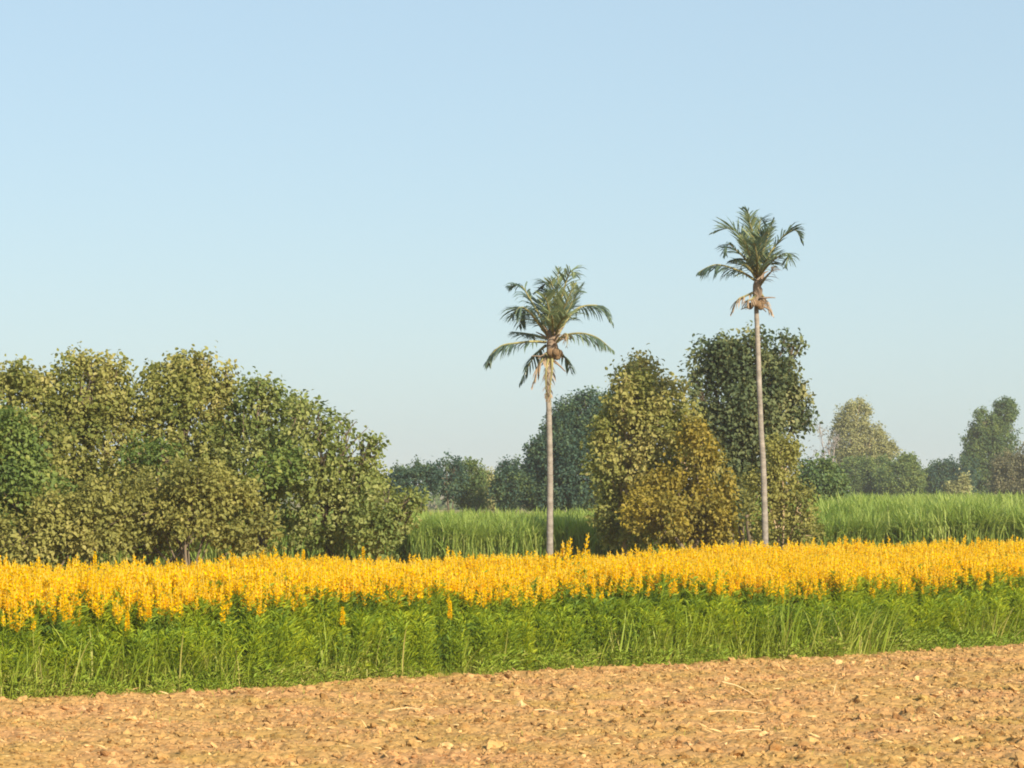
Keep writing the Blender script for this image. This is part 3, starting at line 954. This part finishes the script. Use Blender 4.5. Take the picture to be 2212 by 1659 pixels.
build_tree('dark_tree', 'dark green flat topped tree behind the taller palm trunk', 'tree', GC, 93,
           [(1522, 782, 30, 48), (1555, 790, 34, 48), (1520, 762, 15, 16), (1548, 754, 13, 12), (1500, 835, 18, 36, 0, .8), (1612, 792, 62, 55), (1672, 815, 34, 48), (1700, 800, 16, 26, 0, .6), (1698, 738, 16, 16, 0, .6), (1718, 745, 14, 12, 0, .5), (1628, 730, 30, 22, 0, 1), (1590, 748, 22, 16), (1716, 880, 34, 42, 0, .85), (1740, 890, 20, 26, 0, .5), (1590, 870, 90, 95), (1660, 890, 70, 90),
            (1555, 960, 60, 90), (1640, 970, 80, 70), (1580, 1050, 60, 70)], DARK, .21, 6, 8.5, seed=14, base_px=1605, trunks=[1600, 1618, 1590], bark=M_BARK, trunk_r=.11)
build_tree('yellowish_shrub', 'yellowish leafy shrub wrapped around the foot of the taller palm', 'shrub', GC, 87,
           [(1685, 995, 36, 50), (1702, 1075, 42, 55), (1728, 1085, 30, 34), (1742, 1150, 34, 36), (1650, 1090, 45, 80), (1728, 1120, 30, 36), (1680, 1140, 60, 45)], GOLDEN, .16, 6, 9, hole=.4, seed=15, base_px=1680, bark=M_BARK_PALE)

GF = 'far trees behind the cane'
build_tree('far_tree', 'dark far tree nearest the left grove with low ragged top', 'tree', GF, 172, [(900, 1050, 50, 45), (860, 1055, 40, 40), (925, 1030, 24, 26)], DENSE, .22, 7, 6, hole=.25, seed=20)
build_tree('far_tree', 'dark far tree with spiky twigs on top, left of the shorter palm', 'tree', GF, 176, [(965, 1040, 44, 44), (950, 1020, 24, 22, 0, .6), (980, 1018, 18, 24, 0, .5)], DENSE, .22, 7, 6, hole=.28, seed=21)
build_tree('far_tree', 'green far tree with sunlit round top left of the shorter palm', 'tree', GF, 178, [(1012, 1030, 36, 34), (1020, 1065, 40, 40)], FAR_GREEN, .22, 7, 6, hole=.25, seed=22)
build_tree('far_tree', 'thin yellow green far tree beside the purple grey one', 'tree', GF, 182, [(1048, 1050, 24, 36), (1060, 1070, 30, 34)], FAR_PALE, .22, 7, 6, hole=.25, seed=23)
build_tree('far_tree', 'purple grey far tree touching the dense blue green one', 'tree', GF, 166, [(1095, 1035, 26, 44, 0, .8), (1110, 1060, 40, 40), (1085, 1070, 26, 28)], DENSE, .22, 7, 6, hole=.25, seed=24)
build_tree('far_shrub', 'bright green far bush just right of the taller palm', 'shrub', GF, 150, [(1765, 1040, 50, 45), (1800, 1055, 26, 26), (1740, 1060, 36, 34)], FAR_GREEN, .28, 6, 4.5, hole=.25, seed=25)
build_tree('far_tree', 'pale yellowish far tree rising tallest right of the taller palm', 'tree', GF, 330, [(1845, 905, 38, 42), (1838, 950, 46, 50), (1880, 960, 40, 40), (1912, 978, 26, 24), (1860, 1000, 70, 50)], FAR_PALE, .3, 7, 3.4, hole=.25, seed=26, bark=M_BARK_PALE)
build_tree('bare_tree', 'thin grey nearly bare far tree left of the pale tall one', 'tree', GF, 300, [(1770, 930, 18, 26, 0, .22), (1790, 960, 24, 26, 0, .25), (1806, 950, 16, 20, 0, .25), (1775, 980, 26, 26, 0, .25)], GREYTWIG, .34, 4, 2.2, hole=.2, seed=27, bark=M_BARK_GREY, base_px=1788, trunk_r=.16)
build_tree('far_shrub', 'wide green far bush under the pale tall tree', 'shrub', GF, 296, [(1850, 1030, 42, 40), (1890, 1025, 44, 42), (1880, 1050, 60, 30)], FAR_GREEN, .3, 7, 3.4, hole=.22, seed=28)
build_tree('far_shrub', 'yellow green far bush with a small peak right of the wide one', 'shrub', GF, 290, [(1950, 1030, 40, 40), (1962, 1005, 20, 22), (1925, 1045, 36, 30), (1980, 1045, 22, 30)], FAR_GREEN, .3, 7, 3.4, hole=.22, seed=29, tint0=.65)
build_tree('far_shrub', 'dark far bush left of the tall cone shaped tree', 'shrub', GF, 300, [(2035, 1035, 36, 40), (2075, 1030, 36, 46), (2050, 1050, 50, 26)], DENSE, .3, 7, 3.4, hole=.22, seed=30)
build_tree('conical_tree', 'tall cone shaped dark green far tree near the right edge', 'tree', GF, 320, [(2168, 895, 26, 34), (2130, 925, 30, 40), (2160, 950, 40, 50), (2110, 970, 28, 45), (2145, 1000, 55, 60), (2100, 1010, 24, 40), (2140, 1040, 60, 40)], FAR_GREEN, .3, 8, 3.6, hole=.15, seed=31, tint0=.4)
build_tree('brown_tree', 'dull brown leafed far tree at the right edge', 'tree', GF, 285, [(2185, 1020, 38, 45), (2225, 1000, 46, 40), (2170, 1050, 36, 28), (2220, 1045, 50, 34)], FAR_BROWN, .3, 7, 3.4, hole=.22, seed=32)
build_tree('far_shrub', 'low grey green far bush filling the dip between the peaked and the dark bush', 'shrub', GF, 308, [(1998, 1045, 32, 30), (2012, 1035, 22, 26), (1975, 1052, 26, 22)], FAR_GREEN, .3, 7, 3.4, hole=.22, seed=34)
build_tree('far_shrub', 'small straw coloured far bush before the cone shaped tree', 'shrub', GF, 280, [(2060, 1062, 16, 14), (2082, 1052, 12, 22)], FAR_PALE, .36, 6, 3, hole=.22, seed=33)

# the wood on the horizon behind everything
wood = Soup()
rng = np.random.default_rng(77)
lb = []
for i in range(210):
    x = -330 + i * 3.3 + rng.normal(0, 1.0)
    yy = 560 + rng.normal(0, 14) + 30 * math.sin(i * .05)
    r_ = rng.uniform(2.2, 3.6)
    lb.append((np.array((x, yy, r_ * .8)), np.array((r_ * 1.1, r_, r_ * rng.uniform(.8, 1.25))), 1.0))
P = []
for c, rad, _ in lb:
    n = 70
    u = unit(rng.normal(0, 1, (n, 3)))
    P.append((c + u * rad * rng.uniform(.75, 1.1, (n, 1)), u))
PP = np.concatenate([a for a, b in P]); UU = np.concatenate([b for a, b in P])
n = len(PP)
stamp(wood, tplof(BIG_V, BIG_F), frames(rng.normal(0, 1, (n, 3)), UU + np.array((0, 0, .5)) + rng.normal(0, .4, (n, 3))), rng.uniform(.9, 1.7, n), PP, np.clip(rng.normal(.45, .15, n), 0, 1))
tag(wood.build('distant_wood', FAR_GREEN), 'low hazy wood along the horizon beyond the cane field', 'wood', kind='stuff')

# ------------------------------------------------------------------ coconut palms
M_PTRUNK = rough_mat('palm_trunk', [(0.25, (0.13, 0.115, 0.095)), (0.5, (0.225, 0.20, 0.17)), (0.75, (0.33, 0.295, 0.25))], scale=2.2, bump=0.6, bscale=9, stretch=(1, 1, 2.5))
M_FROND = leaf_mat('palm_frond', [(0, (0.045, 0.08, 0.065)), (.4, (0.08, 0.13, 0.10)), (.7, (0.17, 0.225, 0.115)), (1, (0.31, 0.36, 0.18))], transl=.4, patch=.12, rough=.4, spec=.5)
M_DRYFROND = leaf_mat('dry_frond', [(0, (0.17, 0.12, 0.07)), (.5, (0.28, 0.20, 0.13)), (1, (0.42, 0.32, 0.22))], transl=.15, patch=.15)
M_RACHIS = rough_mat('frond_rib', [(0.3, (0.16, 0.15, 0.06)), (0.7, (0.30, 0.27, 0.12))], scale=4, bump=0)
M_FIBRE = rough_mat('palm_fibre', [(0.3, (0.15, 0.105, 0.075)), (0.6, (0.25, 0.19, 0.14)), (0.8, (0.38, 0.30, 0.23))], scale=7, bump=.7, stretch=(1, 1, .3))
M_NUT = rough_mat('coconut', [(0.3, (0.12, 0.08, 0.045)), (0.7, (0.21, 0.14, 0.08))], scale=6, bump=.2)


def frond(root, base, pts, seed, ll=.62, tint=.4, mat=None, droop=.55, lift=0.0, ragged=.12, name='frond', npair=52, start=.14):
    """pts: 3-D points along the midrib, base first (relative to the palm's base)"""
    r = np.random.default_rng(seed)
    c = spline(pts, 40)
    seg = np.linalg.norm(np.diff(c, axis=0), axis=1)
    Lc = seg.sum()
    s = Soup()
    tv, tf = tube(c, np.linspace(.042, .006, 40), 5)
    s.add(tv, tf, .5, 1)
    npair = max(18, int(1.3 * npair * Lc / 3.2))
    u = np.linspace(start, .995, npair)
    for side in (-1, 1):
        uu = np.clip(u + r.normal(0, .006, npair), 0, .999)
        keep = r.uniform(0, 1, npair) > ragged + .08
        uu = uu[keep]
        idx = uu * 39; i0 = idx.astype(int); f = (idx - i0)[:, None]
        i1 = np.minimum(i0 + 1, 39)
        p = c[i0] * (1 - f) + c[i1] * f
        tang = unit(np.gradient(c, axis=0))[i0]
        up = np.tile((0, 0, 1.0), (len(p), 1))
        lat = np.cross(tang, up)
        bad = np.linalg.norm(lat, axis=1) < .25
        lat[bad] = np.cross(tang[bad], np.array((0.3, -1.0, 0.0)))
        lat = unit(lat) * side
        nup = np.cross(lat, tang) * side
        ln = 1.03 * ll * np.clip(np.sin(PI * (.16 + .80 * (uu - start) / (1 - start))), .25, 1) * r.uniform(.8, 1.12, len(p))
        d0 = unit(lat * .85 + tang * .75 + np.array((0, 0, -.10 + lift)) + r.normal(0, .10, (len(p), 3)))
        # three-segment leaflet bending down under its own weight
        P0 = p
        dr = .5 * droop * r.uniform(.6, 1.35, len(p))[:, None]
        d1 = unit(d0 + np.array((0, 0, -1.0)) * dr * .7)
        d2 = unit(d1 + np.array((0, 0, -1.0)) * dr * 1.2)
        P1 = P0 + d0 * (ln * .35)[:, None]; P2 = P1 + d1 * (ln * .35)[:, None]; P3 = P2 + d2 * (ln * .3)[:, None]
        w = np.cross(d0, unit(lat * .2 + np.array((0, 0, 1.0)) + r.normal(0, .35, (len(p), 3))))
        w = unit(w) * .021
        m = len(p)
        V = np.concatenate([P0 - w * .6, P0 + w * .6, P1 - w, P1 + w, P2 - w * .8, P2 + w * .8, P3])
        a = np.arange(m)
        Fq = np.concatenate([np.stack([a, a + m, a + 3 * m, a + 2 * m], -1), np.stack([a + 2 * m, a + 3 * m, a + 5 * m, a + 4 * m], -1)])
        t = np.clip(tint + .14 + r.normal(0, .13, m), 0, 1)
        s.add(V, Fq, np.concatenate([t, t]), 0)
        s.add(np.concatenate([P2 - w * .8, P2 + w * .8, P3]), np.stack([a, a + m, a + 2 * m], -1), t, 0)
    return s.build(name, [mat or M_FROND, M_RACHIS], root)


def palm(label, Y, z2d, trunk_px, crown_px, fronds, dry, sheath, nuts, trunk_r, seed):
    base = at(*trunk_px[-1], Y); base[2] = 0
    root = empty('coconut_palm', base, label, 'palm tree', 'coconut palms')

    def w(zx, zy, dy=0.0):
        return at(*z2d(zx, zy), Y + dy) - base
    # trunk
    pts = [np.zeros(3)] + [at(px, py, Y) - base for px, py in reversed(trunk_px[:-1])]
    c = spline(pts, 60)
    h = np.linspace(0, 1, 60)
    rad = trunk_r * (.92 - .24 * h + .30 * np.exp(-h * 14)) * (1 + .035 * np.sin(np.arange(60) * 2.1))
    tv, tf = tube(c, rad, 14)
    s = Soup(); s.add(tv, tf)
    s.build('trunk', M_PTRUNK, root, smooth=True)
    r = np.random.default_rng(seed)
    for i, (p, dys, ll, tint, droop, lift, rag) in enumerate(fronds):
        if max(abs(d) for d in dys) > 1.25 and i > 8:   # inner fronds stand steeply and fan upwards
            dys = [d * .5 for d in dys]
            x0, y0 = p[0]
            p = [p[0]] + [(x0 + (x - x0) * 1.05, y0 + (y - y0) * 1.22) for x, y in p[1:]]
            droop, lift, ll = .15, .55, ll * .8
        P = [w(zx, zy, dy) for (zx, zy), dy in zip(p, dys)]
        frond(root, base, P, seed + i, ll, tint, None, droop, lift, rag)
    for i, (p, dys, ll, droop) in enumerate(dry):
        P = [w(zx, zy, dy) for (zx, zy), dy in zip(p, dys)]
        frond(root, base, P, seed + 50 + i, ll, .5, M_DRYFROND, droop, -.2, .25, 'dry_frond', 44)
    # fibrous crown base with leaf stubs
    s = Soup()
    a0, a1, rr = sheath
    c = spline([w(*a0), w((a0[0] + a1[0]) / 2, (a0[1] + a1[1]) / 2), w(*a1)], 12)
    tv, tf = tube(c, rr * (0.75 + .5 * np.sin(np.linspace(.3, 2.6, 12))), 10)
    tv = tv + (noise3(tv * 5, seed) - .5)[:, None] * .14
    s.add(tv, tf)
    for k in range(22):
        u = r.uniform(0, 1); p = c[int(u * 11)]
        a = r.uniform(0, 2 * PI)
        d = np.array((math.cos(a), math.sin(a), r.uniform(.3, 1.4) if u > .35 else r.uniform(-1.2, .4)))
        e = p + unit(d) * r.uniform(.3, .55)
        tv, tf = tube(spline([p, (p + e) / 2 + np.array((0, 0, .03)), e], 4), np.linspace(.045, .012, 4), 5)
        s.add(tv, tf)
    s.build('leaf_base', M_FIBRE, root, smooth=True)
    for k, (zx, zy, dy) in enumerate(nuts):
        V, o_ = ico_template(3, 5 + k, 1.2, .06)
        s = Soup(); s.add(V * .085 + w(zx, zy, dy), o_[3][0])
        s.build('coconut', M_NUT, root, smooth=True)
    return root


def z1(zx, zy):
    return (1400 + zx / 3.0167) / 1.3562, (750 + zy / 3.0167) / 1.3562


def z2(zx, zy):
    return (1950 + zx / 3.318) / 1.3562, (550 + zy / 3.318) / 1.3562


F1_ = [  # (zoom points), depths, leaflet length, tint, droop, lift, raggedness
    ([(670, 700), (690, 480), (705, 280), (712, 90)], (0, .1, .2, .3), .45, .45, .05, .5, .1),
    ([(690, 700), (715, 480), (765, 280), (815, 140), (865, 165)], (0, -.3, -.5, -.6, -.7), .72, .62, .75, 0, .1),
    ([(640, 700), (630, 480), (640, 300), (615, 235), (505, 320)], (0, .5, .8, 1.0, 1.0), .55, .2, .6, 0, .1),
    ([(630, 700), (545, 530), (460, 380), (385, 268), (280, 262)], (0, .3, .4, .5, .5), .75, .3, .95, -.1, .1),
    ([(620, 710), (530, 590), (440, 480), (370, 455), (300, 540)], (0, -.5, -.9, -1.1, -1.2), .8, .32, .9, -.1, .15),
    ([(620, 690), (530, 570), (455, 480), (395, 500), (365, 620)], (0, .8, 1.4, 1.6, 1.7), .75, .25, .9, -.1, .1),
    ([(610, 730), (500, 700), (400, 680), (300, 668)], (0, 1.0, 1.8, 2.4), .5, .22, .7, -.1, .1),
    ([(600, 760), (480, 755), (330, 770), (205, 795), (105, 890), (90, 960)], (0, -.3, -.5, -.6, -.6, -.6), .62, .3, 1.2, -.3, .12),
    ([(600, 790), (530, 850), (470, 930), (370, 1135)], (0, .3, .5, .6), .5, .28, 1.0, -.3, .15),
    ([(700, 820), (755, 880), (805, 950), (830, 1045)], (0, .2, .3, .4), .42, .3, .9, -.2, .2),
    ([(700, 740), (800, 695), (930, 685), (1060, 725), (1195, 835)], (0, -.2, -.4, -.5, -.6), .62, .42, 1.3, -.4, .12),
    ([(710, 690), (790, 560), (880, 465), (1000, 435), (1110, 460), (1190, 590)], (0, .3, .5, .6, .6, .6), .72, .33, 1.1, -.25, .1),
    ([(700, 690), (770, 560), (830, 460), (875, 375), (880, 400)], (0, .8, 1.2, 1.4, 1.5), .55, .35, .8, -.1, .1),
    ([(660, 700), (640, 560), (610, 450), (575, 400)], (0, -.9, -1.7, -2.4), .6, .8, .3, .5, .1),
    ([(670, 700), (680, 520), (670, 380), (640, 290)], (0, -.6, -1.2, -1.7), .6, .8, .3, .5, .1),
    ([(690, 700), (730, 560), (790, 440), (850, 320)], (0, -1.0, -1.8, -2.3), .6, .8, .3, .4, .1),
    ([(660, 710), (660, 600), (640, 540), (610, 600)], (0, -1.2, -2.2, -2.9), .6, .75, .5, .2, .1),
    ([(690, 710), (720, 620), (780, 560), (840, 590)], (0, -1.2, -2.0, -2.6), .55, .65, .5, .2, .1),
    ([(650, 700), (600, 560), (560, 480), (520, 450)], (0, 1.2, 2.0, 2.7), .6, .3, .8, 0, .1),
    ([(690, 700), (740, 560), (790, 500), (860, 520)], (0, 1.2, 2.0, 2.6), .6, .35, .9, 0, .1),
]
D1_ = [([(620, 850), (570, 920), (530, 1000), (480, 1155)], (0, -.2, -.2, -.2), .45, 1.0),
       ([(630, 880), (605, 1000), (600, 1130), (612, 1290)], (-.2, -.35, -.35, -.3), .26, 1.3),
       ([(655, 880), (655, 1000), (640, 1150), (640, 1320)], (-.25, -.4, -.38, -.35), .24, 1.3),
       ([(640, 880), (625, 980), (615, 1080), (600, 1240)], (.2, .35, .35, .3), .26, 1.3),
       ([(700, 760), (770, 690), (795, 720), (785, 800)], (-.3, -.5, -.6, -.6), .3, 1.0)]
palm('shorter coconut palm with a ragged drooping crown and dry fronds down its trunk', 74.5, z1,
     [(1187, 745), (1185, 830), (1186, 900), (1188, 1000), (1188, 1100), (1187, 1200)], (1190, 740),
     F1_, D1_, ((645, 910), (672, 640), .115), [(660, 870, -.3), (700, 885, -.2), (640, 850, -.35), (690, 850, -.4), (720, 860, .1)], .094, 500)

F2_ = [
    ([(890, 850), (850, 620), (825, 400), (805, 250), (765, 200)], (0, .2, .3, .4, .4), .5, .38, .5, .2, .1),
    ([(880, 850), (800, 610), (720, 460), (610, 395), (460, 440)], (0, .3, .5, .6, .6), .8, .6, .25, .35, .1),
    ([(890, 850), (895, 600), (905, 420), (925, 310), (970, 350)], (0, .4, .6, .7, .7), .55, .3, .7, 0, .1),
    ([(900, 850), (940, 650), (990, 480), (1050, 310)], (0, -.2, -.3, -.4), .55, .42, .5, .1, .1),
    ([(910, 850), (990, 680), (1080, 550), (1190, 430), (1270, 420), (1330, 530)], (0, .2, .3, .4, .4, .4), .72, .3, .55, .25, .1),
    ([(910, 860), (990, 760), (1080, 680), (1190, 640), (1165, 770)], (0, -.8, -1.2, -1.4, -1.4), .6, .5, .9, -.1, .15),
    ([(880, 860), (800, 720), (700, 620), (612, 550), (572, 650)], (0, -.3, -.5, -.6, -.6), .62, .28, .8, -.1, .12),
    ([(870, 860), (800, 770), (720, 700), (622, 712)], (0, 1.0, 1.5, 1.8), .5, .22, .8, -.1, .1),
    ([(870, 900), (770, 835), (660, 785), (560, 755), (480, 748), (400, 775), (312, 825)], (0, -.2, -.3, -.3, -.4, -.4, -.4), .72, .25, 1.2, -.35, .1),
    ([(880, 850), (830, 720), (795, 620), (745, 545)], (0, -1.0, -1.8, -2.4), .6, .85, .3, .4, .1),
    ([(885, 850), (860, 640), (840, 480), (785, 365)], (0, -.6, -1.0, -1.3), .6, .85, .3, .5, .1),
    ([(900, 850), (910, 680), (930, 560), (990, 500)], (0, -1.0, -1.8, -2.3), .65, .42, .4, .3, .1),
    ([(890, 850), (890, 720), (870, 620), (850, 600)], (0, -1.3, -2.2, -2.9), .65, .42, .4, .3, .1),
    ([(900, 850), (930, 680), (960, 560), (1010, 450)], (0, 1.0, 1.7, 2.2), .65, .25, .7, 0, .1),
    ([(890, 850), (840, 690), (790, 580), (720, 520)], (0, 1.1, 1.9, 2.5), .65, .28, .7, 0, .1),
    ([(905, 860), (960, 760), (1030, 700), (1110, 720)], (0, 1.2, 2.0, 2.5), .6, .3, .9, -.1, .1),
    ([(900, 860), (950, 770), (1000, 720), (1060, 800)], (0, -1.1, -1.9, -2.4), .55, .55, 1.0, -.1, .15),
    ([(870, 870), (820, 800), (760, 770), (700, 860)], (0, -1.1, -1.8, -2.2), .6, .25, 1.0, -.1, .1),
]
D2_ = [([(870, 1010), (780, 1050), (700, 1090), (635, 1225)], (0, -.2, -.3, -.3), .48, 1.0),
       ([(910, 1000), (960, 1080), (1000, 1150), (1045, 1240)], (0, .2, .2, .2), .35, 1.0),
       ([(910, 960), (970, 880), (1030, 810), (1060, 760)], (0, -.4, -.5, -.6), .4, .9),
       ([(880, 1040), (840, 1080), (800, 1100), (790, 1170)], (0, -.4, -.5, -.5), .35, 1.0)]
palm('taller coconut palm with upswept crown, in front of the dark flat topped tree', 81.0, z2,
     [(1636, 640), (1634, 668), (1637, 740), (1640, 830), (1644, 930), (1650, 1040), (1656, 1190)], (1636, 640),
     F2_, D2_, ((888, 1140), (908, 850), .10), [(820, 1150, -.2), (925, 1155, -.2), (865, 1120, -.4), (900, 1130, -.35), (940, 1110, 0)], .094, 600)

# ------------------------------------------------------------------ haze
m, nt, N, L = new_mat('haze')
out = N.new('ShaderNodeOutputMaterial')
pv = N.new('ShaderNodeVolumePrincipled')
pv.inputs['Color'].default_value = (0.96, 0.95, 0.97, 1)
pv.inputs['Density'].default_value = 0.00032
pv.inputs['Anisotropy'].default_value = 0.2
L.new(pv.outputs[0], out.inputs['Volume'])
h0, h1 = np.array((-3100., -450., -1.)), np.array((3100., 3100., 19.5))
hv = np.array([[(h1 if (i >> k) & 1 else h0)[k] for k in range(3)] for i in range(8)])
hf = np.array([[0, 2, 3, 1], [4, 5, 7, 6], [0, 1, 5, 4], [2, 6, 7, 3], [0, 4, 6, 2], [1, 3, 7, 5]])
tag(make_obj('haze', hv, hf, m), kind='stuff')
